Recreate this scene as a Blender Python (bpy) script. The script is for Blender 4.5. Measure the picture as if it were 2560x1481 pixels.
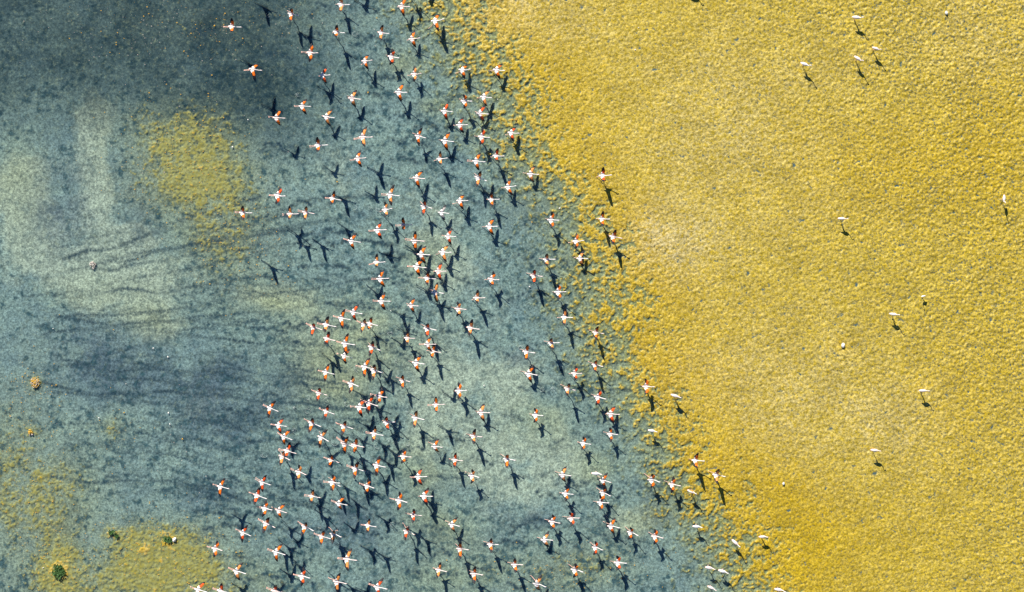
import bpy, math, random
import numpy as np
from mathutils import Vector

# ------------------------------------------------------------------ camera, world, sun
PPM = 32.0            # photo pixels (2560 wide) per metre on the lake bed
CX, CY = 1280.0, 740.5
D = 120.0             # height of the camera above the lake
SHX, SHY = 17.1, 40.2 # photo pixels a shadow moves per metre of height

for o in list(bpy.data.objects):
    bpy.data.objects.remove(o)
scene = bpy.context.scene
col = scene.collection

cam_d = bpy.data.cameras.new('camera')
cam = bpy.data.objects.new('camera', cam_d)
col.objects.link(cam)
cam.location = (0, 0, D)
cam.rotation_euler = (0, 0, 0)
cam_d.sensor_width = 36.0
cam_d.lens = 18.0 / (CX / PPM / D)
cam_d.clip_start = 1.0
cam_d.clip_end = 3000.0
scene.camera = cam

slope = math.hypot(SHX, SHY) / PPM
ELEV = math.atan(1.0 / slope)
hx, hy = SHX / math.hypot(SHX, SHY), -SHY / math.hypot(SHX, SHY)

world = bpy.data.worlds.new('World')
scene.world = world
world.use_nodes = True
wn = world.node_tree
for n in list(wn.nodes):
    wn.nodes.remove(n)
sky = wn.nodes.new('ShaderNodeTexSky')
sky.sky_type = 'NISHITA'
sky.sun_disc = False
sky.sun_elevation = ELEV
sky.sun_rotation = math.atan2(-hx, -hy)
sky.altitude = 1000.0
sky.air_density = 1.0
sky.dust_density = 0.1
sky.ozone_density = 8.0
bg = wn.nodes.new('ShaderNodeBackground')
bg.inputs['Strength'].default_value = 0.055
wo = wn.nodes.new('ShaderNodeOutputWorld')
wn.links.new(sky.outputs[0], bg.inputs['Color'])
wn.links.new(bg.outputs[0], wo.inputs['Surface'])

sun_d = bpy.data.lights.new('sun', 'SUN')
sun_d.energy = 5.0
sun_d.angle = math.radians(0.5)
sun_d.color = (1.0, 0.955, 0.85)
sun = bpy.data.objects.new('sun', sun_d)
col.objects.link(sun)
sun.location = (-20, 40, 60)
sun.rotation_euler = Vector((hx * math.cos(ELEV), hy * math.cos(ELEV), -math.sin(ELEV))).to_track_quat('-Z', 'Y').to_euler()

vs = scene.view_settings
vs.view_transform = 'Standard'
vs.look = 'None'
vs.gamma = 1.0
vs.exposure = 0.6
vs.use_curve_mapping = False
scene.cycles.use_denoising = False

# ------------------------------------------------------------------ helpers
def tag(o, label=None, cat=None, group=None, kind=None):
    if label: o['label'] = label
    if cat: o['category'] = cat
    if group: o['group'] = group
    if kind: o['kind'] = kind
    return o

def w2(px, py):
    return (px - CX) / PPM, (CY - py) / PPM

def sstep(a, b, x):
    t = np.clip((x - a) / (b - a), 0, 1)
    return t * t * (3 - 2 * t)

def vnoise(x, y, seed):
    xi = np.floor(x).astype(np.int64); yi = np.floor(y).astype(np.int64)
    fx = x - xi; fy = y - yi
    fx = fx * fx * fx * (fx * (fx * 6 - 15) + 10); fy = fy * fy * fy * (fy * (fy * 6 - 15) + 10)
    def h(a, b):
        n = (a * 374761393 + b * 668265263 + seed * 1442695041) & 0xFFFFFFFF
        n = ((n ^ (n >> 13)) * 1274126177) & 0xFFFFFFFF
        n = n ^ (n >> 16)
        return (n & 0xFFFF) / 32767.5 - 1.0
    a = h(xi, yi); b = h(xi + 1, yi); c = h(xi, yi + 1); d = h(xi + 1, yi + 1)
    return (a * (1 - fx) + b * fx) * (1 - fy) + (c * (1 - fx) + d * fx) * fy

def fbm(x, y, wl, seed, octs=3, gain=0.55):
    s = 0; a = 1.0; tot = 0
    ca, sa = math.cos(0.6), math.sin(0.6)
    for o in range(octs):
        k = 2.0 ** o / wl
        s = s + a * vnoise((x * ca - y * sa) * k + 17.3 * o, (x * sa + y * ca) * k - 9.1 * o, seed + o)
        tot += a; a *= gain
        ca, sa = ca * 0.8 - sa * 0.6, ca * 0.6 + sa * 0.8
    return s / tot

def nodes_of(name):
    m = bpy.data.materials.new(name)
    m.use_nodes = True
    nt = m.node_tree
    for n in list(nt.nodes):
        nt.nodes.remove(n)
    out = nt.nodes.new('ShaderNodeOutputMaterial')
    return m, nt, out

def simple_mat(name, color, rough=0.7, spec=0.3, var=0.0, scale=20.0, sss=0.0):
    m, nt, out = nodes_of(name)
    b = nt.nodes.new('ShaderNodeBsdfPrincipled')
    b.inputs['Roughness'].default_value = rough
    b.inputs['Specular IOR Level'].default_value = spec
    tc = nt.nodes.new('ShaderNodeTexCoord')
    nz = nt.nodes.new('ShaderNodeTexNoise')
    nz.inputs['Scale'].default_value = scale
    nz.inputs['Detail'].default_value = 3
    nt.links.new(tc.outputs['Object'], nz.inputs['Vector'])
    mx = nt.nodes.new('ShaderNodeMix'); mx.data_type = 'RGBA'
    mx.inputs[6].default_value = (*[c * (1 - var) for c in color], 1)
    mx.inputs[7].default_value = (*[min(1, c * (1 + var)) for c in color], 1)
    nt.links.new(nz.outputs['Fac'], mx.inputs[0])
    nt.links.new(mx.outputs[2], b.inputs['Base Color'])
    nt.links.new(b.outputs[0], out.inputs['Surface'])
    return m

# ------------------------------------------------------------------ flock catalogue (photo pixels)
# each tile: origin x, origin y, zoom, then  X,Y,pose,shadowX,shadowY  in tile units
# poses: U wings raised, L wings level, D wings pressed down, B wings bent at the wrist,
#        S standing with folded wings; shadow 0,0 = shadow outside the frame
TILES = [
 (500, 0, 6.075, """485,408,U,770,1000 1385,215,U,1550,490 2145,70,U,2255,270 2075,490,U,2235,800
   1675,805,B,1990,1400 1865,1145,D,2010,1400 800,1055,D,1110,1665"""),
 (880, 0, 6.075, """755,100,D,890,370 1262,320,D,1395,630 445,500,U,560,720 912,595,D,1045,800 600,865,B,715,1080
   195,930,D,345,1240 945,1130,B,1040,1320 1675,1065,D,1780,1280 2195,1065,D,2305,1310"""),
 (500, 220, 6.075, """1160,455,D,1460,1010 1550,280,D,2050,1280 1795,875,U,2240,1680 1920,440,D,2060,700 2310,160,D,2460,430"""),
 (880, 220, 6.075, """165,750,L,430,1290 85,1075,D,375,1636 710,65,D,870,360 1705,200,B,1850,470 2000,140,D,2115,370
   1405,355,D,1510,580 1635,565,D,1740,770 1945,390,D,2045,570 1005,735,L,1150,980 1410,805,D,1525,1040
   1970,745,B,2080,970 1335,1080,U,1440,1290 1885,1115,D,2110,1626 1920,1365,U,2025,1586 2190,1035,U,2290,1250
   980,1370,D,1120,1626"""),
 (1240, 220, 6.075, """230,685,D,330,900 525,1310,D,625,1486 1620,1335,U,1715,1566"""),
 (500, 440, 6.075, """1180,300,B,1500,910 650,560,U,1090,1400 1370,580,U,1620,1070 1605,555,U,1880,1060 2015,345,U,2265,820
   2300,990,D,2698,1806"""),
 (880, 440, 6.075, """580,290,L,985,1160 505,515,B,660,830 385,825,D,580,1210 785,745,U,985,1165 950,985,L,1215,1515
   1095,465,U,1235,690 1360,560,J,1490,760 1640,380,D,1775,630 2120,360,U,2215,570 2370,170,D,2455,370
   2085,770,D,2200,970 1460,920,D,1590,1200 1375,1160,D,1490,1380 1050,1195,D,1160,1390"""),
 (1240, 440, 6.075, """835,670,B,945,890 1610,655,U,1690,860 1780,925,U,1890,1180 1215,995,B,1300,1180 1275,1255,D,1370,1440
   770,1270,U,870,1485"""),
 (880, 640, 6.075, """375,100,U,780,900 425,350,D,800,1180 445,690,D,770,1350 980,165,D,1150,550 1140,340,U,1340,745
   1310,235,D,1400,430 1260,555,L,1345,750 895,755,D,1010,970 1895,640,U,1980,840 2115,355,B,2230,590 1615,805,B,1720,1010
   1145,1105,U,1270,1340 1800,1095,U,1890,1290 180,1040,U,618,1890 275,1030,U,380,1225 840,1250,U,955,1430"""),
 (1240, 640, 6.075, """575,300,U,690,520 940,550,B,1050,760 1040,935,U,1150,1170 840,1325,U,955,1586 1515,1165,U,1620,1370"""),
 (640, 760, 6.075, """875,355,U,1160,890 1070,320,U,1640,1400 1300,220,L,1710,1000 1480,130,D,2010,1130 1080,530,U,1215,790
   1355,605,L,1860,1615 1340,790,D,1680,1595 1760,660,U,1860,860 1650,960,L,2090,1815 1795,1015,U,1925,1270
   1060,1040,L,1620,2095 1445,1215,B,1940,2175 2225,1165,U,2340,1360"""),
 (880, 860, 6.075, """970,290,D,1080,500 1230,115,U,1335,320 1145,10,D,1540,830 1620,715,B,1710,890 1275,925,U,1470,1320
   965,1125,U,1085,1320 1960,1045,D,2060,1230 1845,1400,U,1940,1605"""),
 (1240, 860, 6.075, """460,120,U,570,330 495,455,D,600,620 1190,450,B,1290,660 1505,320,U,1600,520 1085,680,U,1210,970
   1545,810,B,1650,1020 1740,1065,D,1830,1240 600,1085,B,690,1270 2280,650,B,2360,850"""),
 (640, 960, 6.075, """955,140,U,1310,820 215,370,L,560,950 1070,420,U,1430,1110 340,630,D,770,1410 850,600,U,1532,1834
   1335,645,U,1680,1330 425,805,D,971,1754 990,815,L,1160,1090 1345,910,L,1730,1670 1505,935,U,1610,1135
   475,1020,U,960,1850 400,1105,U,545,1370 650,1340,B,1060,2050 1140,1160,U,1361,1593 1510,1290,U,1670,1590
   1835,1240,L,1980,1488 1795,760,U,2040,1240 1985,585,U,2090,770 1570,355,D,1760,660 1715,295,L,2110,1080
   1870,185,B,2130,690 2240,1105,B,2370,1390"""),
 (880, 1060, 6.075, """1255,345,D,1390,560 1565,550,U,1670,730 1005,805,D,1225,1200 1090,1100,D,1240,1380 1820,790,B,1940,1000
   715,1165,B,985,1680 230,945,B,530,1490"""),
 (520, 1140, 6.075, """190,470,L,510,980 825,405,L,1240,1130 750,605,U,1230,1430 865,800,B,1400,1700 1075,830,D,1370,1310
   885,1030,U,1180,1500 530,1170,L,1110,2005 110,1410,B,540,2025 1475,1080,U,1990,1925 1730,1225,U,2190,2035
   1905,1190,U,2020,1400 1580,615,U,2020,1390 1905,425,U,2060,670 1885,405,B,2490,1460 1985,725,D,2210,1130"""),
 (460, 1270, 6.3, """830,1000,D,0,0 220,1290,D,0,0 580,1310,U,0,0 1430,1310,U,0,0 1450,700,D,1690,1080 1860,1080,B,0,0"""),
 (820, 1270, 6.3, """140,1165,L,0,0 300,810,L,0,0 630,280,U,920,790 1240,370,U,1400,650 1345,110,U,1555,530 1950,265,D,2075,470
   2080,645,U,2190,870 1745,980,U,1840,1150 2300,1040,U,2420,1240 780,1250,D,0,0"""),
 (1200, 1270, 6.3, """165,575,U,280,780 545,895,U,660,1090 895,1200,D,1010,1400 1015,505,D,1105,650 1135,220,B,1245,410
   1435,165,B,1530,380 1815,625,B,1910,840 1490,975,B,1590,1180 2170,865,B,2280,1090 2060,290,D,2160,460 2370,385,B,2450,560"""),
 (1240, 1070, 6.075, """165,475,U,270,690 1010,715,D,1095,870 1325,235,B,1405,380 1735,95,B,1820,300 1520,695,S,1590,850
   1625,800,D,1720,960 1625,990,B,1700,1180 1590,1135,B,1690,1320 1055,1000,B,1150,1170"""),
 (1560, 1070, 6.075, """425,45,S,490,235 1085,495,U,1180,720 1400,715,U,1480,950 415,790,B,510,1020 730,860,B,825,1110 1025,970,O,1110,1185"""),
 (1560, 1270, 6.3, """485,450,B,580,680 1145,295,S,1215,475 1755,550,S,1815,725 2185,455,S,2250,625 1345,945,S,1420,1140
   1555,1000,S,1625,1185 1375,1260,S,1450,1440 2440,1290,S,2500,1460"""),
 (0, 0, 1.0, """1688,990,S,1703,1028 2142,44,S,2151,85 2190,122,S,2198,161 2145,147,S,2155,189 2012,161,S,2022,199
   2105,547,S,2115,585 2510,497,S,2518,534 2234,786,S,2246,820 2308,977,S,2317,1013 2187,1126,S,2200,1165
   2308,741,G,2312,762 1728,-38,S,1738,3 720,-22,D,777,92 636,-78,L,556,15 620,-72,U,676,18 1028,-20,B,1050,25 1062,-36,D,1084,4 884,-52,D,938,4"""),
]
# px of birds whose heading differs clearly from the flock's (degrees clockwise seen from above)
HEAD = {(1839, 1357): 42, (2190, 122): 22, (2145, 147): 36, (2012, 161): 22, (2510, 497): 95, (1778, 1470): 24,
        (1688, 990): 17, (1729, 1230): 22, (1807, 1429): 14, (1773, 1420): 8, (2308, 741): 170, (2234, 786): 8, (2187, 1126): 4, (1490, 1184): 4}

BIRDS = []
for ox, oy, zm, txt in TILES:
    for tok in txt.split():
        a = tok.split(',')
        x = ox + float(a[0]) / zm; y = oy + float(a[1]) / zm
        sx, sy = float(a[3]), float(a[4])
        vx = SHX - (x - CX) / D; vy = SHY - (y - CY) / D
        if sx == 0:
            h = 2.4
        else:
            dx = ox + sx / zm - x; dy = oy + sy / zm - y
            h = (dx * vx + dy * vy) / (vx * vx + vy * vy)
        BIRDS.append((x, y, a[2], h))

# ------------------------------------------------------------------ the lake bed (one sheet to the horizon)
rng = np.random.default_rng(7)
STEP = 0.06
fx0, fx1, fy0, fy1 = -41.3, 41.3, -24.4, 24.4
def axis(a, b):
    fine = np.arange(a, b + 1e-6, STEP)
    g = []; s = STEP; p = 0
    while p < 900:
        s *= 1.55; p += s; g.append(p)
    g = np.array(g)
    return np.concatenate([a - g[::-1], fine, fine[-1] + g]), len(g), len(g) + len(fine)
xs, ix0, ix1 = axis(fx0, fx1)
ys, iy0, iy1 = axis(fy0, fy1)
X, Y = np.meshgrid(xs, ys)
PX = X * PPM + CX; PY = CY - Y * PPM

# shoreline of the yellow algae flat
by = [-20000, -400, 0, 60, 150, 220, 310, 400, 470, 540, 600, 700, 800, 900, 1000, 1080, 1180, 1260, 1340, 1481, 1900, 20000]
bx = [-6000, 960, 1085, 1120, 1180, 1265, 1290, 1335, 1395, 1440, 1470, 1490, 1515, 1550, 1605, 1660, 1715, 1755, 1820, 1870, 2060, 9000]
shore = np.interp(PY, by, bx)
d = PX - shore
big = fbm(X, Y, 9.0, 11, 3)
mid = fbm(X, Y, 2.6, 23, 3)
fin = fbm(X, Y, 0.55, 31, 3)
dd = d + 60 * big + 38 * mid
gra = fbm(X, Y, 0.22, 91, 2, 0.7)
algae = sstep(-85, 80, dd * 0.62 + 70 * fin + 95 * gra)
halo = sstep(-210, 70, dd + 40 * fin) * 0.85
ochre = np.exp(-((dd - 95) / 150.0) ** 2) * (0.75 + 0.5 * mid)
ochre = np.clip(ochre, 0, 1)

def blob(cx, cy, rx, ry, p=2.0):
    return np.exp(-((np.abs(PX - cx) / rx) ** p + (np.abs(PY - cy) / ry) ** p))

ochre = np.clip(ochre + 0.8 * blob(1850, 1300, 190, 150) + 0.55 * blob(2250, 420, 260, 120) + 0.4 * blob(2480, 330, 120, 300)
                + 0.5 * blob(1560, 700, 90, 150) + 0.5 * blob(1950, 1330, 330, 110) + 0.35 * blob(2420, 1000, 150, 200) + 1.0 * blob(2108, 862, 26, 22), 0, 1)
pale = np.clip(1.0 * blob(1670, 615, 95, 75) + 0.55 * blob(1330, 30, 170, 80) + 0.4 * blob(1820, 240, 260, 160) + 0.35 * blob(1800, 500, 260, 150)
               + 0.4 * blob(2150, 1080, 300, 160) + 0.35 * blob(1900, 900, 250, 150) + 0.35 * blob(2480, 80, 160, 120), 0, 1) * (0.8 + 0.6 * mid)
pale = np.clip(pale, 0, 1)

# yellow algae patches in the western shallows
patch = (1.0 * blob(455, 385, 150, 125, 2.4) + 0.35 * blob(520, 470, 150, 130) + 0.42 * blob(545, 545, 90, 110) + 0.36 * blob(590, 620, 120, 130) + 1.05 * blob(410, 1375, 135, 70, 3) + 0.9 * blob(400, 1470, 200, 50)
         + 1.1 * blob(147, 1427, 55, 62) + 0.70 * blob(70, 1270, 110, 90) + 0.34 * blob(300, 1440, 330, 110) + 0.30 * blob(110, 1230, 190, 190) + 0.75 * blob(280, 1335, 28, 26) + 0.5 * blob(140, 1200, 60, 60)
         + 0.45 * blob(30, 1100, 70, 130) + 0.8 * blob(76, 1082, 16, 14) + 0.55 * blob(280, 1070, 30, 30) + 1.2 * blob(88, 958, 17, 20)
         + 0.3 * blob(500, 60, 260, 60) + 0.25 * blob(560, 1430, 120, 80) + 0.35 * blob(1330, 1440, 200, 70) + 0.35 * blob(1480, 1400, 120, 60))
yel = sstep(0.46, 0.92, patch * (0.72 + 0.25 * mid) + 0.28 * fin + 0.52 * gra)
halo = np.clip(np.maximum(halo, 1.0 * np.clip(patch * 1.05, 0, 1) * (0.85 + 0.5 * mid + 0.35 * fin)), 0, 1)

# pale silt and olive sand
silt = (0.5 * blob(300, 650, 260, 130) + 0.45 * blob(60, 560, 120, 160) + 0.4 * blob(1350, 1230, 170, 120) + 0.9 * blob(225, 300, 65, 90) + 0.9 * blob(245, 480, 55, 90) + 0.9 * blob(330, 590, 45, 35) + 0.7 * blob(60, 480, 80, 130) + 0.75 * blob(260, 720, 150, 80)
        + 0.75 * blob(400, 810, 90, 50) + 0.75 * blob(700, 745, 120, 40) + 0.6 * blob(850, 820, 170, 80) + 0.55 * blob(820, 960, 150, 110) + 0.4 * blob(480, 900, 70, 50)
        + 0.6 * blob(1120, 700, 120, 150) + 0.55 * blob(1130, 950, 160, 90) + 0.6 * blob(1350, 1120, 200, 130) + 0.55 * blob(1080, 1130, 130, 140)
        + 0.5 * blob(1010, 170, 90, 60) + 0.45 * blob(520, 1010, 100, 60) + 0.45 * blob(300, 1230, 90, 70) + 0.6 * blob(1590, 1310, 70, 50) + 0.5 * blob(1280, 950, 60, 60)
        + 0.4 * blob(850, 420, 120, 120) + 0.45 * blob(1050, 520, 150, 100) + 0.35 * blob(1300, 870, 100, 130))
silt = np.clip(sstep(0.28, 0.72, silt * 0.9 + 0.42 * mid + 0.20 * fin) * (0.35 + silt), 0, 1)
olive = np.clip(0.9 * blob(870, 850, 150, 95) + 0.8 * blob(830, 985, 110, 90) + 0.8 * blob(700, 755, 90, 35) + 0.55 * blob(1060, 640, 60, 60)
                + 0.7 * blob(1060, 1200, 90, 90) + 0.8 * blob(1010, 155, 55, 28) + 0.65 * blob(1080, 265, 40, 22) + 0.55 * blob(1110, 1330, 110, 60)
                + 0.6 * blob(1490, 1165, 60, 80) + 0.6 * blob(1590, 1310, 60, 40) + 0.8 * blob(640, 312, 16, 11) + 0.6 * blob(1350, 1050, 90, 60)
                + 0.45 * blob(1090, 1450, 120, 60) + 0.55 * blob(390, 800, 90, 45) + 0.45 * blob(250, 740, 120, 50) + 0.6 * blob(60, 460, 80, 120), 0, 1) * (0.8 + 0.6 * mid)
olive = np.clip(olive, 0, 1)

# dark weed: the north-western corner, bands and clouds
weed = sstep(440, 150, PY + 90 * big + 40 * mid) * sstep(1080, 620, PX + 60 * big)
weed = np.clip(weed * (0.85 + 0.25 * mid), 0, 1.1)
band = np.clip(np.clip(0.9 * blob(150, 520, 90, 120) + 0.8 * blob(350, 520, 60, 90) + 0.95 * blob(430, 945, 360, 75) + 0.6 * blob(620, 1010, 120, 40) + 0.6 * blob(180, 860, 160, 80)
                  + 0.7 * blob(560, 1080, 140, 50) + 0.6 * blob(540, 1240, 120, 40) + 0.9 * blob(1290, 895, 45, 25) + 0.8 * blob(1330, 725, 26, 20)
                  + 0.7 * blob(880, 1280, 60, 50) + 0.6 * blob(1110, 1230, 60, 30) + 0.55 * blob(120, 1300, 60, 50) + 0.5 * blob(900, 1350, 200, 60)
                  + 0.7 * blob(1360, 1300, 90, 22) + 0.6 * blob(1320, 540, 90, 40) + 0.5 * blob(1660, 1280, 60, 50) + 0.8 * blob(1340, 420, 10, 8), 0, 1) * (0.85 + 0.9 * mid + 0.5 * fin), 0, 1)
fin2 = fbm(X, Y, 0.34, 77, 2, 0.6)
mott = sstep(-0.02, 0.40, 0.6 * fin + 0.6 * fin2 + 0.30 * mid) * (1 - 0.55 * silt) * (1 - 0.45 * olive)          # dark mottling of the weedy bed

# tracks that the running birds stirred into the silt
nf = np.zeros((iy1 - iy0, ix1 - ix0))
random.seed(5)
def stamp(x, y, r, v):
    i = int((x - fx0) / STEP); j = int((y - fy0) / STEP); k = int(r * 2.2 / STEP) + 1
    if i < k or j < k or i >= nf.shape[1] - k or j >= nf.shape[0] - k: return
    yy, xx = np.mgrid[-k:k + 1, -k:k + 1] * STEP
    g = v * np.exp(-(xx * xx + yy * yy) / (r * r))
    sl = nf[j - k:j + k + 1, i - k:i + k + 1]
    np.maximum(sl, g, out=sl)
def trail(p0, p1, p2, r, v, dots):
    n = int(math.hypot(p2[0] - p0[0], p2[1] - p0[1]) / PPM / 0.09)
    wob = random.uniform(0, 9); amp = random.uniform(2, 9)
    for i in range(n):
        t = i / n
        x = (1 - t) ** 2 * p0[0] + 2 * t * (1 - t) * p1[0] + t * t * p2[0]
        y = (1 - t) ** 2 * p0[1] + 2 * t * (1 - t) * p1[1] + t * t * p2[1] + amp * math.sin(t * 9 + wob) + 0.6 * amp * math.sin(t * 23 + wob * 3)
        m = 0.5 + 0.5 * math.sin(t * 14 + wob * 2) * math.sin(t * 5.3 + wob)
        if dots and (i % 4) > 1: continue
        wx, wy = w2(x + random.gauss(0, 1.3), y + random.gauss(0, 1.3))
        stamp(wx, wy, r * random.uniform(0.7, 1.3), v * (0.25 + 0.9 * m))
for i in range(80):
    ey = random.uniform(480, 1330); ex = random.uniform(640, 960)
    sx_ = random.uniform(60, 640); f = (sx_ + 100) / 1000.0
    sy_ = 935 + (ey - 935) * (0.55 + 0.40 * f) + random.gauss(0, 40)
    trail((sx_, sy_), ((sx_ + ex) / 2, (sy_ + ey) / 2 + random.uniform(-25, 25) - 0.05 * (ey - 935)), (ex, ey), random.choice((0.08, 0.09, 0.10, 0.12)), random.uniform(0.4, 1.1), random.random() < 0.25)
for (x, y, p, h) in BIRDS:
    if p in 'SOG' or y < 0: continue
    L = random.uniform(35, 130) if h < 1.25 else random.uniform(60, 170)
    s = -22 if h < 1.25 else -40
    trail((x + s - L, y + 10 + random.uniform(-14, 14)), (x + s - L * 0.5, y + random.uniform(-10, 16)), (x + s, y + 8), 0.12, random.uniform(0.3, 1.5), random.random() < 0.5)
dark_nf = nf
nf = np.zeros_like(dark_nf)
for (x0, y0, x1, y1) in ((-30, 124, 110, 120), (90, 121, 190, 106), (-30, 182, 130, 180), (100, 179, 320, 186), (-30, 212, 150, 208), (180, 40, 300, 52), (360, 130, 480, 122), (430, 205, 560, 200), (-20, 60, 90, 70), (240, 250, 330, 252), (20, 262, 120, 258)):
    trail((x0, y0), ((x0 + x1) / 2, (y0 + y1) / 2 - 4), (x1, y1), 0.09, 0.8, False)
streak = np.zeros_like(X)
pale_nf = nf
nf = np.zeros_like(dark_nf)
for L_ in (((1905, 800), (2020, 750)), ((2020, 750), (2110, 700)), ((2110, 700), (2190, 630)), ((2190, 630), (2300, 515)), ((2300, 515), (2360, 440)), ((2190, 860), (2230, 900)), ((2200, 800), (2240, 720)),
           ((1960, 200), (2080, 215)), ((2150, 210), (2080, 215)), ((2330, 920), (2450, 850)), ((1700, 330), (1800, 300)), ((2330, 480), (2400, 430)), ((2040, 640), (1960, 700)), ((1850, 1010), (1905, 800)), ((2380, 660), (2480, 700)), ((2120, 1330), (2200, 1250))):
    trail(L_[0], ((L_[0][0] + L_[1][0]) / 2, (L_[0][1] + L_[1][1]) / 2 + 8), L_[1], 0.06, 0.7, False)
crack = np.zeros_like(X)
crack[iy0:iy1, ix0:ix1] = nf
nf = pale_nf
streak[iy0:iy1, ix0:ix1] = nf
nf = dark_nf
track = np.zeros_like(X)
track[iy0:iy1, ix0:ix1] = nf
track = np.clip(track, 0, 1) * (1 - algae)

# relief: a soft bed under water in the west, a crust of algae tufts in the east
lump = fbm(X, Y, 0.17, 41, 1, 0.5)
lump2 = fbm(X * 0.72 + Y * 0.40, Y * 0.95 - X * 0.3, 0.24, 57, 2, 0.7)
inside = ((np.arange(len(ys))[:, None] >= iy0) & (np.arange(len(ys))[:, None] < iy1) & (np.arange(len(xs))[None, :] >= ix0) & (np.arange(len(xs))[None, :] < ix1)).astype(float)
rough = 0.66 + 0.75 * sstep(1800, 2560, PX + 130 * big - 0.35 * (PY - 500))
tuft = (0.55 * lump + 0.45 * lump2)
Z = -0.09 + inside * (0.010 * fin + 0.006 * lump)
Z = Z + np.maximum(algae, 0) * (0.140 + inside * (0.050 * rough * tuft + 0.008 * mid))
Z = Z + yel * (0.060 + inside * 0.05 * tuft)
Z = Z + weed * 0.004 * lump * inside - 0.012 * track
for cx, cy, r, hgt in ((88, 958, 17, 0.10), (147, 1427, 18, 0.18), (232, 663, 11, 0.10), (281, 1334, 14, 0.12), (362, 1373, 12, 0.07), (420, 1347, 18, 0.06)):
    Z = Z + hgt * blob(cx, cy, r, r) * (1 + 0.5 * tuft)

ny, nx = X.shape
V = np.stack([X, Y, Z], -1).reshape(-1, 3).astype(np.float32)
idx = np.arange(ny * nx).reshape(ny, nx)
F = np.stack([idx[:-1, :-1], idx[:-1, 1:], idx[1:, 1:], idx[1:, :-1]], -1).reshape(-1, 4).astype(np.int32)
me = bpy.data.meshes.new('lake_bed')
me.vertices.add(len(V)); me.vertices.foreach_set('co', V.ravel())
me.loops.add(F.size); me.loops.foreach_set('vertex_index', F.ravel())
me.polygons.add(len(F)); me.polygons.foreach_set('loop_start', np.arange(0, F.size, 4, dtype=np.int32))
me.polygons.foreach_set('loop_total', np.full(len(F), 4, dtype=np.int32))
me.update(calc_edges=True)
me.polygons.foreach_set('use_smooth', np.ones(len(F), dtype=bool))
for nm, arr in (('algae', algae), ('ochre', ochre), ('pale', pale), ('patch', yel), ('silt', silt), ('olive', olive), ('weed', weed), ('band', band), ('mott', mott), ('halo', halo), ('track', track), ('streak', streak), ('crack', np.clip(crack, 0, 1)), ('tuft', tuft), ('rough', np.clip((rough - 0.5) / 0.9, 0, 1))):
    at = me.attributes.new(nm, 'FLOAT', 'POINT')
    at.data.foreach_set('value', arr.astype(np.float32).ravel())

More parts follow.
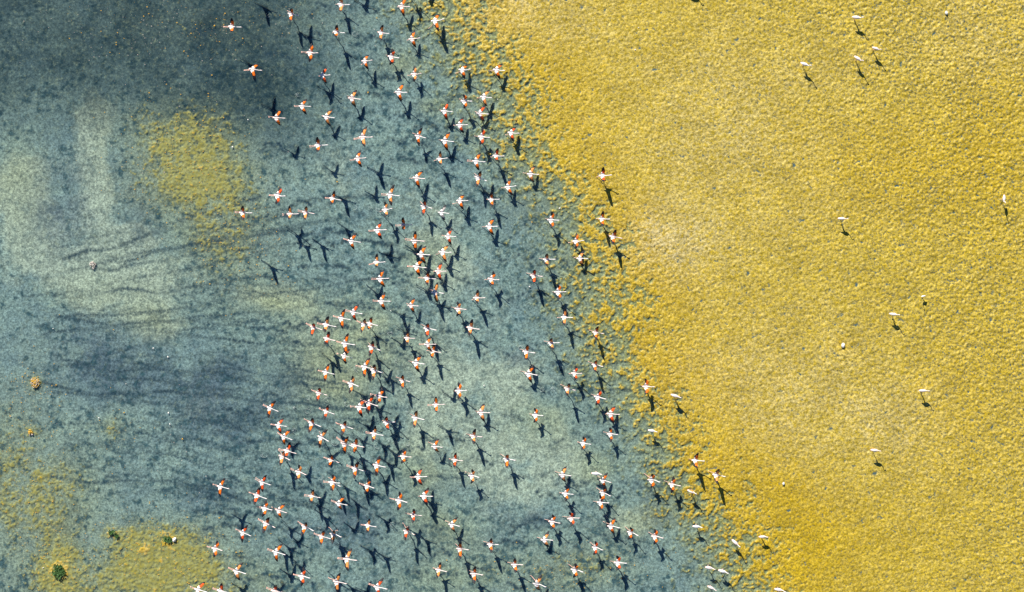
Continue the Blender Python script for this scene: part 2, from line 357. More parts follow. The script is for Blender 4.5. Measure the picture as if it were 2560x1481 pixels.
def bed_material():
    m, nt, out = nodes_of('lake_bed')
    N = nt.nodes.new; Lk = nt.links.new
    b = N('ShaderNodeBsdfPrincipled')
    b.inputs['Roughness'].default_value = 0.42
    tc = N('ShaderNodeTexCoord')
    def attr(n):
        a = N('ShaderNodeAttribute'); a.attribute_name = n
        return a.outputs['Fac']
    sl = N('ShaderNodeMath'); sl.operation = 'MULTIPLY_ADD'; sl.inputs[1].default_value = 0.14; sl.inputs[2].default_value = 0.06
    Lk(attr('algae'), sl.inputs[0]); Lk(sl.outputs[0], b.inputs['Specular IOR Level'])
    def noise(scale, detail=4, rough=0.6):
        z = N('ShaderNodeTexNoise'); z.inputs['Scale'].default_value = scale
        z.inputs['Detail'].default_value = detail; z.inputs['Roughness'].default_value = rough
        Lk(tc.outputs['Object'], z.inputs['Vector'])
        return z.outputs['Fac']
    def ramp(fac, a, bb):
        r = N('ShaderNodeMapRange'); r.inputs['From Min'].default_value = a; r.inputs['From Max'].default_value = bb
        Lk(fac, r.inputs['Value']); return r.outputs[0]
    def mul(a, v):
        k = N('ShaderNodeMath'); k.operation = 'MULTIPLY'; k.use_clamp = True
        Lk(a, k.inputs[0])
        if isinstance(v, float): k.inputs[1].default_value = v
        else: Lk(v, k.inputs[1])
        return k.outputs[0]
    def mix(a, bb, fac):
        k = N('ShaderNodeMix'); k.data_type = 'RGBA'
        for s, v in ((6, a), (7, bb)):
            if isinstance(v, tuple): k.inputs[s].default_value = (*v, 1)
            else: Lk(v, k.inputs[s])
        if isinstance(fac, float): k.inputs[0].default_value = fac
        else: Lk(fac, k.inputs[0])
        return k.outputs[2]
    n1 = noise(1.6); n2 = noise(2.4, 4, 0.65); n3 = noise(5.2, 3, 0.7); n4 = noise(0.35, 3); n6 = noise(3.1, 4, 0.75); n7 = noise(8.0, 2, 0.75)
    def grain(cc, fac, lo, hi, strength):
        r = N('ShaderNodeMapRange'); r.inputs['From Min'].default_value = 0.36; r.inputs['From Max'].default_value = 0.64
        r.inputs['To Min'].default_value = lo; r.inputs['To Max'].default_value = hi
        Lk(fac, r.inputs['Value'])
        k = N('ShaderNodeVectorMath'); k.operation = 'SCALE'
        Lk(cc, k.inputs[0]); Lk(r.outputs[0], k.inputs['Scale'])
        return mix(cc, k.outputs[0], strength)
    # western bed
    c = mix((0.285, 0.320, 0.265), (0.205, 0.245, 0.235), ramp(n4, 0.35, 0.65))
    c = mix(c, (0.470, 0.450, 0.330), mul(attr('silt'), 0.9))
    c = mix(c, (0.400, 0.350, 0.150), mul(attr('olive'), 0.75))
    c = mix(c, (0.090, 0.104, 0.132), mul(attr('band'), 0.80))
    c = mix(c, (0.34, 0.255, 0.045), mul(attr('halo'), 0.72))
    mo = mul(attr('mott'), ramp(n2, 0.34, 0.54))
    c = mix(c, (0.036, 0.068, 0.074), mul(mo, 0.92))
    wd = mix((0.004, 0.009, 0.010), (0.052, 0.056, 0.038), ramp(n6, 0.42, 0.75))
    c = mix(c, wd, mul(attr('weed'), 0.93))
    c = mix(c, (0.022, 0.032, 0.042), mul(attr('track'), 0.95))
    c = mix(c, (0.20, 0.23, 0.19), mul(mul(attr('streak'), ramp(n2, 0.36, 0.6)), 0.6))
    # grains of pale shell grit and ochre scum on the dark bed
    c = mix(c, (0.30, 0.27, 0.14), mul(ramp(n6, 0.54, 0.68), 0.35))
    c = grain(c, n3, 0.55, 1.45, 0.85)
    c = grain(c, n7, 0.6, 1.4, 0.8)
    # yellow algae
    ytop = mix((0.385, 0.285, 0.022), (0.49, 0.385, 0.095), ramp(n6, 0.40, 0.68))
    yoch = mix((0.38, 0.255, 0.004), (0.46, 0.325, 0.02), ramp(n6, 0.35, 0.65))
    ycol = mix(ytop, yoch, mul(attr('ochre'), 0.85))
    ycol = mix(ycol, (0.58, 0.52, 0.34), mul(mul(attr('pale'), ramp(n6, 0.35, 0.65)), 0.8))
    tf = attr('tuft')
    ycol = mix(ycol, (0.50, 0.29, 0.012), mul(ramp(n3, 0.52, 0.7), 0.35))
    ycol = grain(ycol, n4, 0.90, 1.08, 1.0)
    ycol = grain(ycol, n3, 0.80, 1.18, 0.8)
    ycol = grain(ycol, n7, 0.62, 1.36, 0.9)
    ycol = mix(ycol, (0.10, 0.115, 0.09), mul(attr('crack'), 0.7))
    ycol = mix((0.06, 0.11, 0.12), ycol, ramp(tf, -0.74, -0.44))
    dk = N('ShaderNodeMath'); dk.operation = 'MULTIPLY_ADD'; dk.inputs[1].default_value = 1.0; dk.inputs[2].default_value = 0.12; dk.use_clamp = True
    Lk(attr('rough'), dk.inputs[0])
    ycol = mix(ycol, (0.045, 0.095, 0.110), mul(ramp(n7, 0.42, 0.33), dk.outputs[0]))
    c = mix(c, ycol, attr('algae'))
    pcol = mix((0.42, 0.29, 0.035), (0.52, 0.42, 0.16), ramp(n2, 0.4, 0.75))
    c = mix(c, pcol, mul(attr('patch'), ramp(n3, 0.30, 0.50)))
    Lk(c, b.inputs['Base Color'])
    bp = N('ShaderNodeBump'); bp.inputs['Strength'].default_value = 0.8; bp.inputs['Distance'].default_value = 0.05
    bs = N('ShaderNodeMath'); bs.operation = 'MULTIPLY_ADD'; bs.inputs[1].default_value = 0.75; bs.inputs[2].default_value = 0.08
    Lk(attr('algae'), bs.inputs[0]); Lk(bs.outputs[0], bp.inputs['Strength'])
    Lk(n7, bp.inputs['Height']); Lk(bp.outputs[0], b.inputs['Normal'])
    Lk(b.outputs[0], out.inputs['Surface'])
    return m
me.materials.append(bed_material())
bed = bpy.data.objects.new('lake_bed', me)
col.objects.link(bed)
tag(bed, 'shallow lake bed, grey-green weed in the west and yellow algae crust in the east', None, None, 'structure')

# water: one clear sheet over the bed; the algae tufts break through it in the east
def water_material():
    m, nt, out = nodes_of('water')
    N = nt.nodes.new; Lk = nt.links.new
    tc = N('ShaderNodeTexCoord')
    nz = N('ShaderNodeTexNoise'); nz.inputs['Scale'].default_value = 2.2; nz.inputs['Detail'].default_value = 4
    Lk(tc.outputs['Object'], nz.inputs['Vector'])
    bp = N('ShaderNodeBump'); bp.inputs['Strength'].default_value = 0.3; bp.inputs['Distance'].default_value = 0.05
    Lk(nz.outputs['Fac'], bp.inputs['Height'])
    tr = N('ShaderNodeBsdfTransparent'); tr.inputs['Color'].default_value = (0.84, 0.95, 0.97, 1)
    df = N('ShaderNodeBsdfDiffuse'); df.inputs['Color'].default_value = (0.075, 0.20, 0.29, 1)
    gl = N('ShaderNodeBsdfGlossy'); gl.inputs['Roughness'].default_value = 0.06
    Lk(bp.outputs[0], gl.inputs['Normal'])
    lw = N('ShaderNodeLayerWeight'); Lk(bp.outputs[0], lw.inputs['Normal'])
    pw = N('ShaderNodeMath'); pw.operation = 'POWER'; pw.inputs[1].default_value = 5.0
    Lk(lw.outputs['Facing'], pw.inputs[0])
    fr = N('ShaderNodeMath'); fr.operation = 'MULTIPLY_ADD'; fr.inputs[1].default_value = 0.98; fr.inputs[2].default_value = 0.02
    Lk(pw.outputs[0], fr.inputs[0])
    m1 = N('ShaderNodeMixShader'); m1.inputs[0].default_value = 0.10
    Lk(tr.outputs[0], m1.inputs[1]); Lk(df.outputs[0], m1.inputs[2])
    m2 = N('ShaderNodeMixShader')
    Lk(fr.outputs[0], m2.inputs[0]); Lk(m1.outputs[0], m2.inputs[1]); Lk(gl.outputs[0], m2.inputs[2])
    Lk(m2.outputs[0], out.inputs['Surface'])
    return m
wm = bpy.data.meshes.new('water')
wm.from_pydata([(-900, -900, 0), (900, -900, 0), (900, 900, 0), (-900, 900, 0)], [], [(0, 1, 2, 3)])
wm.materials.append(water_material())
wat = bpy.data.objects.new('water', wm)
col.objects.link(wat)
tag(wat, 'thin sheet of clear still water over the lake bed', None, None, 'structure')

# ------------------------------------------------------------------ birds
M_WHITE = simple_mat('white_plumage', (0.86, 0.80, 0.78), 0.8, 0.2, 0.06, 14)
M_CORAL = simple_mat('coral_coverts', (0.95, 0.175, 0.010), 0.7, 0.2, 0.25, 26)
M_BLACK = simple_mat('black_flight_feathers', (0.014, 0.013, 0.018), 0.6, 0.3, 0.2, 30)
M_LEG = simple_mat('pink_leg_skin', (0.80, 0.47, 0.38), 0.6, 0.3, 0.1, 30)
M_BILL = simple_mat('pink_bill', (0.85, 0.50, 0.24), 0.5, 0.4, 0.1, 30)
M_GREY = simple_mat('grey_brown_plumage', (0.44, 0.40, 0.38), 0.8, 0.2, 0.15, 18)
M_ROSE = simple_mat('rose_plumage', (0.84, 0.44, 0.33), 0.8, 0.2, 0.15, 18)
MATS = [M_WHITE, M_CORAL, M_BLACK, M_LEG, M_BILL, M_ROSE]
M_CORAL2 = simple_mat('red_coverts', (0.90, 0.10, 0.014), 0.7, 0.2, 0.3, 22)
M_CORAL3 = simple_mat('pale_orange_coverts', (0.95, 0.30, 0.075), 0.7, 0.2, 0.3, 22)
M_WHITE2 = simple_mat('pinkish_plumage', (0.86, 0.72, 0.68), 0.8, 0.2, 0.08, 14)
MATS_J = [M_WHITE, M_GREY, M_BLACK, M_GREY, M_BILL, M_GREY]
NR = 12
ANG = [math.radians(15 + 30 * k) for k in range(NR)]

def build_bird(name, pose, h, rnd, mats):
    V = []; Fc = []; Mi = []
    standing = pose in 'SOG'
    run = h < 1.3
    # ---- spine: tail, trunk, neck, head, bill as one loft of rings
    if standing:
        sp = [(-.36, -.05, .012, .010), (-.31, -.035, .055, .03), (-.20, .005, .085, .075), (-.10, .03, .108, .10), (.0, .035, .118, .112), (.09, .035, .11, .105), (.165, .04, .082, .08), (.215, .055, .05, .055)]
        k = rnd.uniform(.85, 1.1); fw = rnd.uniform(-.02, .05)
        nk = [(.25, .085, .034, .034), (.285 + fw, .16 * k, .029, .029), (.285 + fw, .25 * k, .026, .026), (.27 + fw, .34 * k, .024, .024), (.30 + fw, .415 * k, .026, .026), (.345 + fw, .435 * k, .036, .036), (.39 + fw, .42 * k, .03, .032), (.425 + fw, .385 * k, .02, .022), (.44 + fw, .335 * k, .008, .008)]
    else:
        sp = [(-.31, -.01, .015, .006), (-.27, 0, .05, .018), (-.185, .01, .078, .06), (-.09, 0, .098, .085), (.0, -.005, .104, .095), (.08, -.003, .098, .086), (.15, .008, .072, .066), (.20, .022, .046, .046)]
        if pose == 'B': nd = rnd.uniform(.32, .48); Ln = .42
        elif run: nd = rnd.uniform(.16, .30); Ln = .47
        else: nd = rnd.uniform(.02, .14); Ln = .53
        nk = []
        for t, r in ((.06, .036), (.2, .030), (.4, .027), (.6, .025), (.8, .026)):
            sag = -.035 * math.sin(math.pi * t)
            nk.append((.20 + Ln * t * .82, .022 + nd * t + sag, r, r))
        hx_, hz = .20 + Ln * .82, .022 + nd
        nk += [(hx_, hz, .033, .034), (hx_ + .045, hz + .002, .037, .038), (hx_ + .085, hz - .012, .025, .03), (hx_ + .12, hz - .045, .016, .019), (hx_ + .135, hz - .085, .006, .007)]
    rings = sp + nk
    nrings = len(rings)
    R = []
    for i, (x, z, w, hh) in enumerate(rings):
        a = rings[max(0, i - 1)]; b = rings[min(nrings - 1, i + 1)]
        tx, tz = b[0] - a[0], b[1] - a[1]; l = math.hypot(tx, tz) or 1
        nx_, nz_ = -tz / l, tx / l
        row = []
        for t in ANG:
            row.append(len(V)); V.append((x + nx_ * hh * math.sin(t), w * math.cos(t), z + nz_ * hh * math.sin(t)))
        R.append(row)
    skip = set()
    W0, W1 = 2, 6
    if not standing:
        for i in range(W0, W1):
            skip.add((i, 0)); skip.add((i, 4))       # shoulder faces that the wings grow from
    skip.add((3, 7)); skip.add((3, 9))               # belly faces that the legs grow from
    for i in range(nrings - 1):
        for k in range(NR):
            if (i, k) in skip: continue
            k2 = (k + 1) % NR
            Fc.append((R[i][k], R[i + 1][k], R[i + 1][k2], R[i][k2]))
            if i >= nrings - 2: Mi.append(2)
            elif i >= nrings - 4 + (1 if standing else 1): Mi.append(4)
            elif i <= 0: Mi.append(5)
            elif standing and pose == 'O' and k in (0, 1, 10, 11) and 2 <= i <= 4: Mi.append(1)
            elif standing and k in (0, 11, 5, 6) and i in (2, 3) and rnd.random() < .3: Mi.append(5)
            else: Mi.append(0)
    Fc.append(tuple(R[0])); Mi.append(5)
    Fc.append(tuple(reversed(R[-1]))); Mi.append(2)
    # ---- wings, grown out of the shoulders
    if not standing:
        j = lambda a: rnd.uniform(-a, a)
        if pose == 'U': P = (38 + j(10), 46 + j(12), 4 + j(6), -8 + j(8))
        elif pose == 'L': P = (10 + j(8), 2 + j(8), 14 + j(5), 2 + j(8))
        elif pose in 'DJ': P = (-14 + j(9), -36 + j(9), 26 + j(7), 12 + j(8))
        else: P = (24 + j(10), 8 + j(20), 22 + j(8), -42 + j(14))
        S = [.14, .26, .38, .50, .62, .74, .86, .95, 1.0]
        CH = [.27, .275, .28, .275, .25, .215, .165, .10, .03]
        bk = rnd.uniform(.46, .70)
        L1, L2 = .34, .38
        for side in (1, -1):
            d1, d2, s1, s2 = [math.radians(v + j(3)) for v in P]
            prev_u = [R[i][1 if side == 1 else 4] for i in range(W0, W1 + 1)]
            prev_l = [R[i][0 if side == 1 else 5] for i in range(W0, W1 + 1)]
            sh = Vector((.13, .075 * side, .045))
            ps = 0.0
            p = sh.copy(); last = 0.0
            for q, s in enumerate(S):
                # angles blend over the wrist at s = .5
                t = min(1, max(0, (s - .40) / .24)); t = t * t * (3 - 2 * t)
                de = d1 * (1 - t) + d2 * t; sw = s1 * (1 - t) + s2 * t
                u = Vector((math.sin(sw), math.cos(sw) * math.cos(de) * side, math.cos(sw) * math.sin(de)))
                ln = (s - last) * (L1 + L2); last = s
                p = p + u * ln
                v = Vector((-math.cos(sw), math.sin(sw) * math.cos(de) * side, math.sin(sw) * math.sin(de)))
                cd = (v * .65 + Vector((-1, 0, -.06)) * .35).normalized()
                n = (u.cross(cd) * -side).normalized()
                if n.z < 0 and abs(de) < 1.4: n = -n
                ch = CH[q]; th = .030 * (1 - s) + .005
                cu = []; cl = []
                for f, tt in ((1.0, .08), (.70, .55), (.45, 1.0), (.20, 1.0), (0.0, .15)):
                    base = p + cd * (ch * f) + n * (.03 * ch * math.sin(math.pi * f))
                    if f == 1.0 and q % 2 and q < 8: base = base - cd * ch * .05
                    cu.append(len(V)); V.append(tuple(base + n * th * tt))
                    cl.append(len(V)); V.append(tuple(base - n * th * tt * .5))
                sm = (s + ps) / 2; ps = s
                for k in range(4):
                    fm = (.85, .575, .325, .10)[k]
                    if sm < .17: mu = 0 if fm > .2 else 5
                    elif sm < .24: mu = 1 if fm < .75 else 0
                    elif sm < .46: mu = 1 if fm < .75 else 2
                    elif sm < bk: mu = 1 if fm < .62 else 2
                    elif sm < bk + .1: mu = 1 if fm < .2 else 2
                    else: mu = 2
                    ml = 1 if (fm < .5 and sm < .66) else 2
                    if sm < .17: ml = 5
                    fu = (prev_u[k], prev_u[k + 1], cu[k + 1], cu[k]); fd = (prev_l[k], cl[k], cl[k + 1], prev_l[k + 1])
                    if side == -1: fu = fu[::-1]; fd = fd[::-1]
                    Fc.append(fu); Mi.append(mu); Fc.append(fd); Mi.append(ml)
                fa = (prev_u[0], cu[0], cl[0], prev_l[0]); fb = (prev_u[4], prev_l[4], cl[4], cu[4])
                if side == -1: fa = fa[::-1]; fb = fb[::-1]
                Fc.append(fa); Mi.append(2 if sm > .4 else 0); Fc.append(fb); Mi.append(1 if sm < .7 else 2)
                prev_u, prev_l = cu, cl
            tip = tuple(cu) + tuple(reversed(cl))
            Fc.append(tip if side == 1 else tip[::-1]); Mi.append(2)
    # ---- legs, grown out of the belly
    for li, (k, sd) in enumerate(((9, 1), (7, -1))):
        loop = [R[3][k], R[3][(k + 1) % NR], R[4][(k + 1) % NR], R[4][k]]
        y0 = .045 * sd
        hip = Vector((-.05, y0, -.08))
        if standing:
            off = rnd.uniform(-.06, .06)
            path = [hip + Vector((0, 0, -.06)), Vector((.0 + off, y0, -.28 - .1 * h)), Vector((-.03 + off, y0, -.5 * h - .07)), Vector((.0 + off, y0 * 1.2, -h - .01))]
            if li == 1 and rnd.random() < .3:
                path[3] = Vector((-.10, y0, -.62 * h)); path[2] = Vector((.06, y0, -.5 * h))
            fdir = Vector((1, 0, 0))
        elif run:
            if li == 0:
                fx_ = -rnd.uniform(.30, .52); gz = -h
                path = [hip + Vector((-.05, 0, -.05)), Vector((-.10, y0, -.36 * h)), Vector((-.5 * .5 + .02, y0, -.60 * h)), Vector((fx_, y0, gz))]
                fdir = Vector((-.8, 0, -.3))
            else:
                f = rnd.uniform(-.12, .12); gz = -h + rnd.uniform(.0, .22)
                path = [hip + Vector((.0, 0, -.06)), Vector((.02 + f * .3, y0, -.42 * h)), Vector((-.14 + f, y0, -.62 * h)), Vector((-.02 + f, y0, gz))]
                fdir = Vector((1, 0, -.1))
        else:
            dr = rnd.uniform(.16, .40)
            e = Vector((-.60, y0 * .8 + rnd.uniform(-.02, .02), -.10 - dr))
            path = [hip + Vector((-.07, 0, .0)), hip.lerp(e, .4), hip.lerp(e, .7), e]
            fdir = (e - hip).normalized()
        rr = [.026, .016, .0135, .013]
        prevl = loop
        pts = path + [path[-1] + fdir.normalized() * .05, path[-1] + fdir.normalized() * .12]
        rad = [(r, r) for r in rr] + [(.022, .008), (.045, .004)]
        for q, pnt in enumerate(pts):
            a = pts[q - 1] if q else hip; b = pts[min(q + 1, len(pts) - 1)]
            tg = (b - a).normalized()
            yv = Vector((0, 1, 0)); zv = tg.cross(yv).normalized()
            rw, rh = rad[q]
            cur = []
            for (sa, sb) in ((-1, 1), (1, 1), (1, -1), (-1, -1)):
                cur.append(len(V)); V.append(tuple(pnt + zv * (sb * rh) + yv * (sa * rw)))
            # keep the loop order of the belly opening
            if q == 0:
                best = min(range(4), key=lambda s: sum((Vector(V[loop[t]]) - Vector(V[cur[(t + s) % 4]])).length for t in range(4)))
                bestr = min(range(4), key=lambda s: sum((Vector(V[loop[t]]) - Vector(V[cur[(s - t) % 4]])).length for t in range(4)))
                sf = sum((Vector(V[loop[t]]) - Vector(V[cur[(t + best) % 4]])).length for t in range(4))
                sr = sum((Vector(V[loop[t]]) - Vector(V[cur[(bestr - t) % 4]])).length for t in range(4))
                order = [(t + best) % 4 for t in range(4)] if sf <= sr else [(bestr - t) % 4 for t in range(4)]
            cur = [cur[o] for o in order]
            for t in range(4):
                t2 = (t + 1) % 4
                Fc.append((prevl[t], prevl[t2], cur[t2], cur[t])); Mi.append(0 if q == 0 else 3)
            prevl = cur
        Fc.append(tuple(prevl)); Mi.append(3)
    m = bpy.data.meshes.new(name)
    m.from_pydata(V, [], Fc)
    for mt in mats: m.materials.append(mt)
    m.polygons.foreach_set('material_index', Mi)
    m.polygons.foreach_set('use_smooth', [True] * len(Fc))
    m.update()
    m['black'] = bk if not standing else 0
    return m

def ground_of(x, y):
    sb = np.interp(y, by, bx)
    if x > sb + 110: return 'yellow algae flat'
    if x > sb - 70: return 'ragged yellow algae edge'
    if y < 230 and x < 930: return 'dark weedy water'
    if 760 < x < 1010 and 740 < y < 1060: return 'olive sandy shallows'
    if x < 720: return 'streaked grey shallows'
    if y > 1290: return 'scummy grey shallows'
    gx, gy = w2(x, y)
    gi, gj = np.searchsorted(ys, gy), np.searchsorted(xs, gx)
    if olive[gi, gj] > .3: return 'olive sandy shallows'
    if silt[gi, gj] > .38: return 'pale silty shallows'
    if x > sb - 190: return 'green shallows near the algae edge'
    return 'mottled grey-green shallows'

rnd = random.Random(42)
for (x, y, p, h) in BIRDS:
    standing = p in 'SOG'
    if standing: h = min(max(h, .78), .98)
    else: h = max(h, .72)
    if p == 'G': h = .5
    bxw = (x - CX) / PPM * (1 - h / D); byw = (CY - y) / PPM * (1 - h / D)
    key = (round(x), round(y))
    hd = None
    for kk, vv in HEAD.items():
        if abs(kk[0] - x) < 4 and abs(kk[1] - y) < 4: hd = vv
    if hd is None:
        hd = 5.0 + (8 if (x < 960 and y > 700) else 0) + rnd.gauss(0, 4.5)
        if standing: hd = rnd.uniform(-6, 10)
    vm = [rnd.choice((M_WHITE, M_WHITE, M_WHITE2)), rnd.choice((M_CORAL, M_CORAL, M_CORAL2, M_CORAL3))] + MATS[2:]
    me_ = build_bird('flamingo', p, h, rnd, MATS_J if p in 'JG' else vm)
    o = bpy.data.objects.new('flamingo', me_)
    col.objects.link(o)
    o.location = (bxw, byw, h)
    bank = 0 if standing else math.radians(rnd.gauss(0, 8))
    o.rotation_euler = (bank, 0, -math.radians(hd))
    sc = rnd.uniform(.90, 1.08)
    if p == 'J': sc = .9
    if p == 'G': sc = .62
    o.scale = (sc, sc * rnd.uniform(.94, 1.04), sc) if not standing else (sc, sc, 1)
    gr = ground_of(x, y)
    if p == 'G': lb = 'small grey-brown bird standing alone among the tufts of the yellow algae flat'
    elif p == 'J': lb = 'small pale young flamingo with grey wings running over the mottled shallows'
    elif p == 'O': lb = 'standing white flamingo showing an orange folded wing at the algae edge'
    elif p == 'S':
        if abs(x - 1839) < 4: lb = 'white flamingo standing turned aslant with slim body near the shore'
        elif abs(x - 2510) < 4: lb = 'white flamingo standing alone, turned to face away from the sun'
        elif abs(x - 1490) < 4: lb = 'white flamingo standing in the grey shallows beside the running birds'
        elif hd > 12: lb = 'white flamingo standing half turned with folded wings on the ' + gr
        else: lb = 'white flamingo standing with folded wings on the ' + gr
    else:
        w = {'U': 'raised wings', 'L': 'level spread wings', 'D': 'wings pressed forward', 'B': 'bent wings'}[p]
        if h < 1.3: a = 'running flamingo'
        elif h < 2.6: a = 'low flying flamingo'
        else: a = 'high flying flamingo'
        nd_ = sorted(math.hypot(x - q[0], y - q[1]) for q in BIRDS)[1]
        rel = ', overlapping another bird' if nd_ < 27 else (', beside another bird' if nd_ < 40 else (', on its own' if nd_ > 75 else ''))
        tip = 'broad-tipped ' if me_['black'] < .54 else ('narrow-tipped ' if me_['black'] > .63 else '')
        lb = '%s with %s%s%s, over %s' % (a, tip, w, rel, gr)
    tag(o, lb, 'flamingo' if p != 'G' else 'bird', 'flamingos standing at the algae flat' if standing else 'flamingos taking off across the shallow lake')

# ------------------------------------------------------------------ small things on the bed
M_STONE = simple_mat('pale_stone', (0.55, 0.46, 0.40), 0.8, 0.3, 0.25, 12)
M_SHELL = simple_mat('white_shell', (0.80, 0.78, 0.72), 0.6, 0.3, 0.1, 20)
M_ORANGE = simple_mat('ochre_scum', (0.55, 0.33, 0.05), 0.8, 0.2, 0.3, 12)
M_LEAF = simple_mat('green_leaf', (0.055, 0.13, 0.030), 0.6, 0.3, 0.45, 9)
M_FOAM = simple_mat('splashed_water', (0.42, 0.48, 0.46), 0.3, 0.5, 0.1, 10)
rs = random.Random(9)

def rock_mesh(V, Fc, c, r, flat=0.7, seg=7, rows=4):
    base = len(V)
    sx, sy = r * rs.uniform(.75, 1.25), r * rs.uniform(.75, 1.25)
    V.append((c[0], c[1], c[2] + r * flat * rs.uniform(.9, 1.2)))
    for i in range(1, rows):
        ph = math.pi * i / rows
        for k in range(seg):
            t = 2 * math.pi * k / seg + i * .4
            q = rs.uniform(.8, 1.18)
            V.append((c[0] + sx * q * math.sin(ph) * math.cos(t), c[1] + sy * q * math.sin(ph) * math.sin(t), c[2] + r * flat * math.cos(ph) * q))
    V.append((c[0], c[1], c[2] - r * flat))
    for k in range(seg):
        Fc.append((base, base + 1 + k, base + 1 + (k + 1) % seg))
    for i in range(rows - 2):
        for k in range(seg):
            a = base + 1 + i * seg
            Fc.append((a + k, a + seg + k, a + seg + (k + 1) % seg, a + (k + 1) % seg))
    a = base + 1 + (rows - 2) * seg
    for k in range(seg):
        Fc.append((a + k, len(V) - 1, a + (k + 1) % seg))

def bed_z(px, py):
    x, y = w2(px, py)
    return float(Z[min(ny - 1, np.searchsorted(ys, y)), min(nx - 1, np.searchsorted(xs, x))])

def link_mesh(name, V, Fc, mats, loc=(0, 0, 0), mi=None, smooth=False):
    m = bpy.data.meshes.new(name)
    m.from_pydata(V, [], Fc)
    for t in mats: m.materials.append(t)
    if mi: m.polygons.foreach_set('material_index', mi)
    if smooth: m.polygons.foreach_set('use_smooth', [True] * len(Fc))
    m.update()
    o = bpy.data.objects.new(name, m)
    col.objects.link(o)
    o.location = loc
    return o

def heap(px, py, n, spread, rmin, rmax, mats, label, name='stone_heap', cat='stones'):
    V = []; Fc = []; mi = []
    for i in range(n):
        a = rs.uniform(0, 6.28); q = spread * math.sqrt(rs.random())
        f0 = len(Fc)
        rock_mesh(V, Fc, (q * math.cos(a) * .8, q * math.sin(a), .05 + .12 * (1 - q / spread)), rs.uniform(rmin, rmax))
        mi += [rs.randrange(len(mats))] * (len(Fc) - f0)
    x, y = w2(px, py)
    tag(link_mesh(name, V, Fc, mats, (x, y, bed_z(px, py)), mi, True), label, cat)

heap(232, 663, 50, .30, .02, .05, [M_STONE, M_STONE, M_SHELL], 'loose heap of whitish stones and shells lying in the streaked shallows')
heap(88, 957, 110, .42, .025, .06, [M_ORANGE, M_ORANGE, M_STONE], 'yellow and white crusted mound rising from the grey-blue shallows', 'crusted_mound', 'mound')
heap(76, 1082, 16, .25, .04, .10, [M_ORANGE, M_ORANGE, M_STONE], 'small ochre crusted mound in a clear pool of the shallows', 'crusted_mound', 'mound')
heap(437, 1350, 7, .14, .07, .14, [M_SHELL, M_STONE], 'broken whitish rock beside a green plant on the yellow patch', 'rock', 'rock')
heap(2107, 864, 1, .01, .16, .17, [M_SHELL], 'single white stone in an ochre stain on the algae flat', 'stone', 'stone')
heap(1958, 1209, 1, .01, .11, .12, [M_SHELL], 'round white stone lying alone on the algae flat', 'stone', 'stone')
heap(2365, 34, 1, .01, .14, .15, [M_SHELL], 'white angular stone among coarse tufts of the algae flat', 'stone', 'stone')

def plant(px, py, spots, label):
    V = []; Fc = []
    for (dx, dy, r, n) in spots:
        for i in range(n):
            a = rs.uniform(0, 6.28); q = r * math.sqrt(rs.random())
            bx_, by_ = dx + q * math.cos(a), dy + q * math.sin(a)
            t = rs.uniform(0, 6.28); l = rs.uniform(.06, .15); w = l * rs.uniform(.25, .45); z0 = rs.uniform(0.02, .16); up = rs.uniform(.1, .9)
            ux, uy = math.cos(t), math.sin(t); b0 = len(V)
            V += [(bx_, by_, z0), (bx_ + ux * l * .5 - uy * w, by_ + uy * l * .5 + ux * w, z0 + l * up * .6), (bx_ + ux * l, by_ + uy * l, z0 + l * up), (bx_ + ux * l * .5 + uy * w, by_ + uy * l * .5 - ux * w, z0 + l * up * .6)]
            Fc.append((b0, b0 + 1, b0 + 2, b0 + 3))
    x, y = w2(px, py)
    tag(link_mesh('marsh_plant', V, Fc, [M_LEAF], (x, y, bed_z(px, py))), label, 'plant')
plant(147, 1427, [(-.1, .28, .22, 90), (.2, .33, .12, 40), (-.25, -.1, .22, 110), (.2, -.15, .26, 150), (0, -.38, .2, 90), (.32, .05, .12, 40)], 'ring of low dark green plants on the ochre mound')
plant(281, 1334, [(-.12, .05, .12, 70), (.38, -.22, .1, 40), (.1, .1, .15, 50)], 'sparse green plant on the small yellow patch corner')
plant(424, 1349, [(0, 0, .2, 140), (-.3, .08, .2, 60)], 'dense dark green plant beside the broken whitish rock')

# shells and feathers: bent shards
def shard(px, py, size, mat, label, grp):
    V = []; Fc = []
    a = rs.uniform(0, 6.28); l = size; w = size * rs.uniform(.4, .7)
    for i in range(5):
        t = i / 4 - .5
        ww = w * math.sqrt(max(.02, 1 - (2 * t) ** 2)); zz = .04 * (1 - (2 * t) ** 2)
        for sgn in (-1, 0, 1):
            V.append((t * l * math.cos(a) - sgn * ww * .5 * math.sin(a), t * l * math.sin(a) + sgn * ww * .5 * math.cos(a), zz + (.02 if sgn == 0 else 0)))
    for i in range(4):
        for k in range(2):
            q = i * 3 + k; Fc.append((q, q + 3, q + 4, q + 1))
    n0 = len(V)
    V += [(v[0], v[1], v[2] - .015) for v in V]
    Fc += [tuple(n0 + q for q in reversed(f)) for f in Fc]
    x, y = w2(px, py)
    tag(link_mesh('shell', V, Fc, [mat], (x, y, max(.004, bed_z(px, py) + .01)), None, True), label, 'shell', grp)
for p in ((1244, 249), (1399, 521), (581, 368), (1324, 717), (977, 777), (133, 822), (383, 871), (420, 893), (421, 1033), (425, 1061), (515, 1191), (1210, 964), (108, 1420), (315, 960), (247, 1045), (1596, 70), (1588, 125), (620, 300)):
    gw = np.interp(p[1], by, bx)
    shard(p[0], p[1], rs.uniform(.09, .17), M_SHELL, 'small white shell on the yellow algae flat' if p[0] > gw + 60 else 'small white shell on the grey-green lake bed', 'scattered white shells')
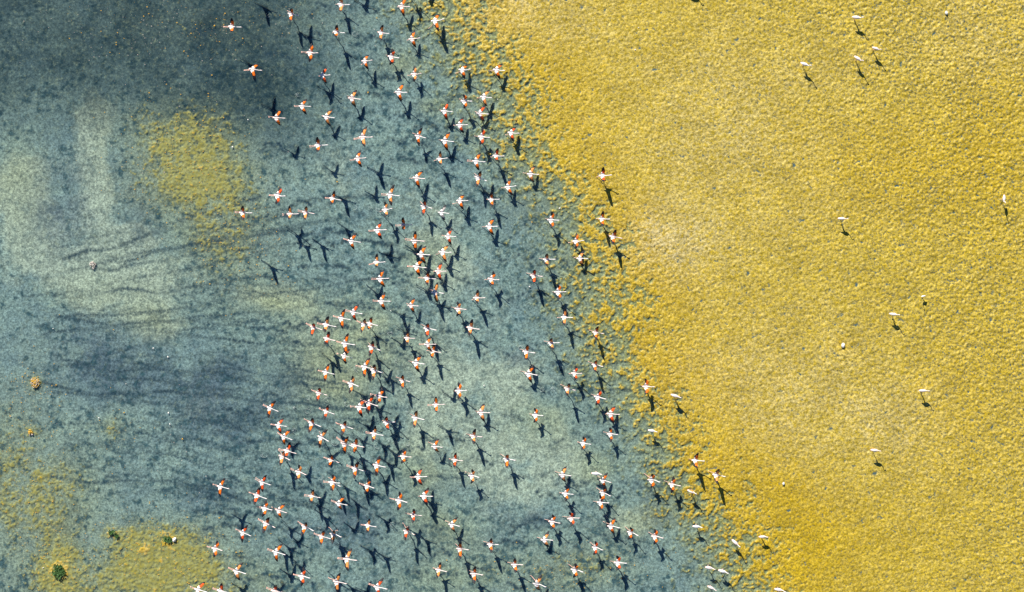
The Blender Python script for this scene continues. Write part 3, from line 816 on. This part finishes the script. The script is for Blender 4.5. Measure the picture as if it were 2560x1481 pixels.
for p in ((284, 825), (391, 1267), (310, 1032), (456, 1098), (1330, 556), (595, 31), (536, 65), (460, 129), (843, 455), (1290, 300), (1281, 300), (920, 232)):
    shard(p[0], p[1], rs.uniform(.10, .18), M_ORANGE, 'small orange flake of algae floating over the grey-green bed', 'floating orange flakes')

# rings and drops where running feet struck the water
def splash(px, py, r):
    V = []; Fc = []
    for j in range(rs.choice((1, 2, 2))):
        R_ = r * (1 - .42 * j); seg = 22; st = rs.uniform(0, 6.28); arc = rs.uniform(1.6, 4.2); ecc = rs.uniform(.6, 1)
        b0 = len(V)
        for k in range(seg):
            t = st + arc * k / (seg - 1); q = R_ * rs.uniform(.94, 1.06); tb = .011 * math.sin(math.pi * (k + .5) / seg) + .004
            for (a, b) in ((1, 0), (0, 1.2), (-1, 0), (0, -.6)):
                V.append(((q + a * tb) * math.cos(t), (q + a * tb) * math.sin(t) * ecc, .004 + b * tb))
        for k in range(seg - 1):
            for m_ in range(4):
                Fc.append((b0 + k * 4 + m_, b0 + k * 4 + (m_ + 1) % 4, b0 + k * 4 + 4 + (m_ + 1) % 4, b0 + k * 4 + 4 + m_))
    for j in range(rs.randrange(4, 10)):
        a = rs.uniform(0, 6.28); q = r * rs.uniform(.1, 1.2)
        rock_mesh(V, Fc, (q * math.cos(a), q * math.sin(a), rs.uniform(.02, .2)), rs.uniform(.012, .03), 1.0, 5, 3)
    x, y = w2(px, py)
    tag(link_mesh('splash', V, Fc, [M_FOAM], (x, y, .0), None, True), 'ring of splashed water left by running flamingo feet', 'splash', 'splash rings behind the running flamingos')
for p in ((885, 519), (924, 519), (943, 525), (668, 40), (768, 994), (818, 1002), (735, 1021), (768, 1029), (735, 1076), (866, 1009), (660, 1138), (1020, 1111), (992, 1111),
          (971, 1101), (943, 1115), (837, 1106), (801, 1193), (1030, 818), (976, 835), (993, 903), (895, 922), (1017, 1034), (1166, 1088), (1354, 973), (1383, 973), (980, 1312), (745, 238), (890, 85), (1302, 870), (1255, 1148), (797, 1318)):
    splash(p[0], p[1], rs.uniform(.14, .30))

# loose flakes nobody could count: shell grit and torn algae on the western bed
def flakes(name, n, sampler, size, mat, label):
    V = []; Fc = []
    while len(Fc) < n:
        px, py = sampler()
        x, y = w2(px, py)
        z = max(.003, bed_z(px, py) + .012)
        r = size[0] + (size[1] - size[0]) * rs.random() ** 3; a0 = rs.uniform(0, 6.28); tl = rs.uniform(-.5, .5); b0 = len(V); k = rs.choice((4, 5))
        for i in range(k):
            a = a0 + 6.28 * i / k; q = r * rs.uniform(.6, 1.2)
            V.append((x + q * math.cos(a), y + q * math.sin(a) * .7, z + tl * q * math.cos(a) * .5))
        Fc.append(tuple(range(b0, b0 + k)))
    tag(link_mesh(name, V, Fc, [mat]), label, 'flakes', None, 'stuff')
def gs(lst):
    def f():
        c = rs.choices(lst, [q[4] for q in lst])[0]
        return rs.gauss(c[0], c[2]), rs.gauss(c[1], c[3])
    return f
PT = [(450, 390, 85, 75, 5), (570, 570, 70, 80, 4), (410, 1390, 110, 60, 6), (147, 1427, 55, 50, 3), (80, 1270, 80, 80, 4), (60, 1080, 60, 90, 3), (280, 1070, 40, 40, .6), (500, 50, 170, 50, 2), (640, 640, 60, 50, 1.5), (90, 958, 30, 25, 1), (1340, 1440, 120, 40, 1.5), (1500, 1420, 90, 40, 1.5)]
flakes('algae_flakes', 2400, gs(PT), (.02, .075), M_ORANGE, 'torn ochre algae flakes scattered over the western patches')
flakes('shell_grit', 900, gs([(520, 60, 260, 50, 5), (400, 120, 220, 70, 3), (450, 390, 90, 80, 3), (600, 600, 70, 80, 2), (450, 1120, 120, 80, 2), (300, 1380, 200, 60, 2), (90, 1150, 70, 120, 2)]), (.012, .045), M_STONE, 'pale shell grit scattered over the dark western bed')
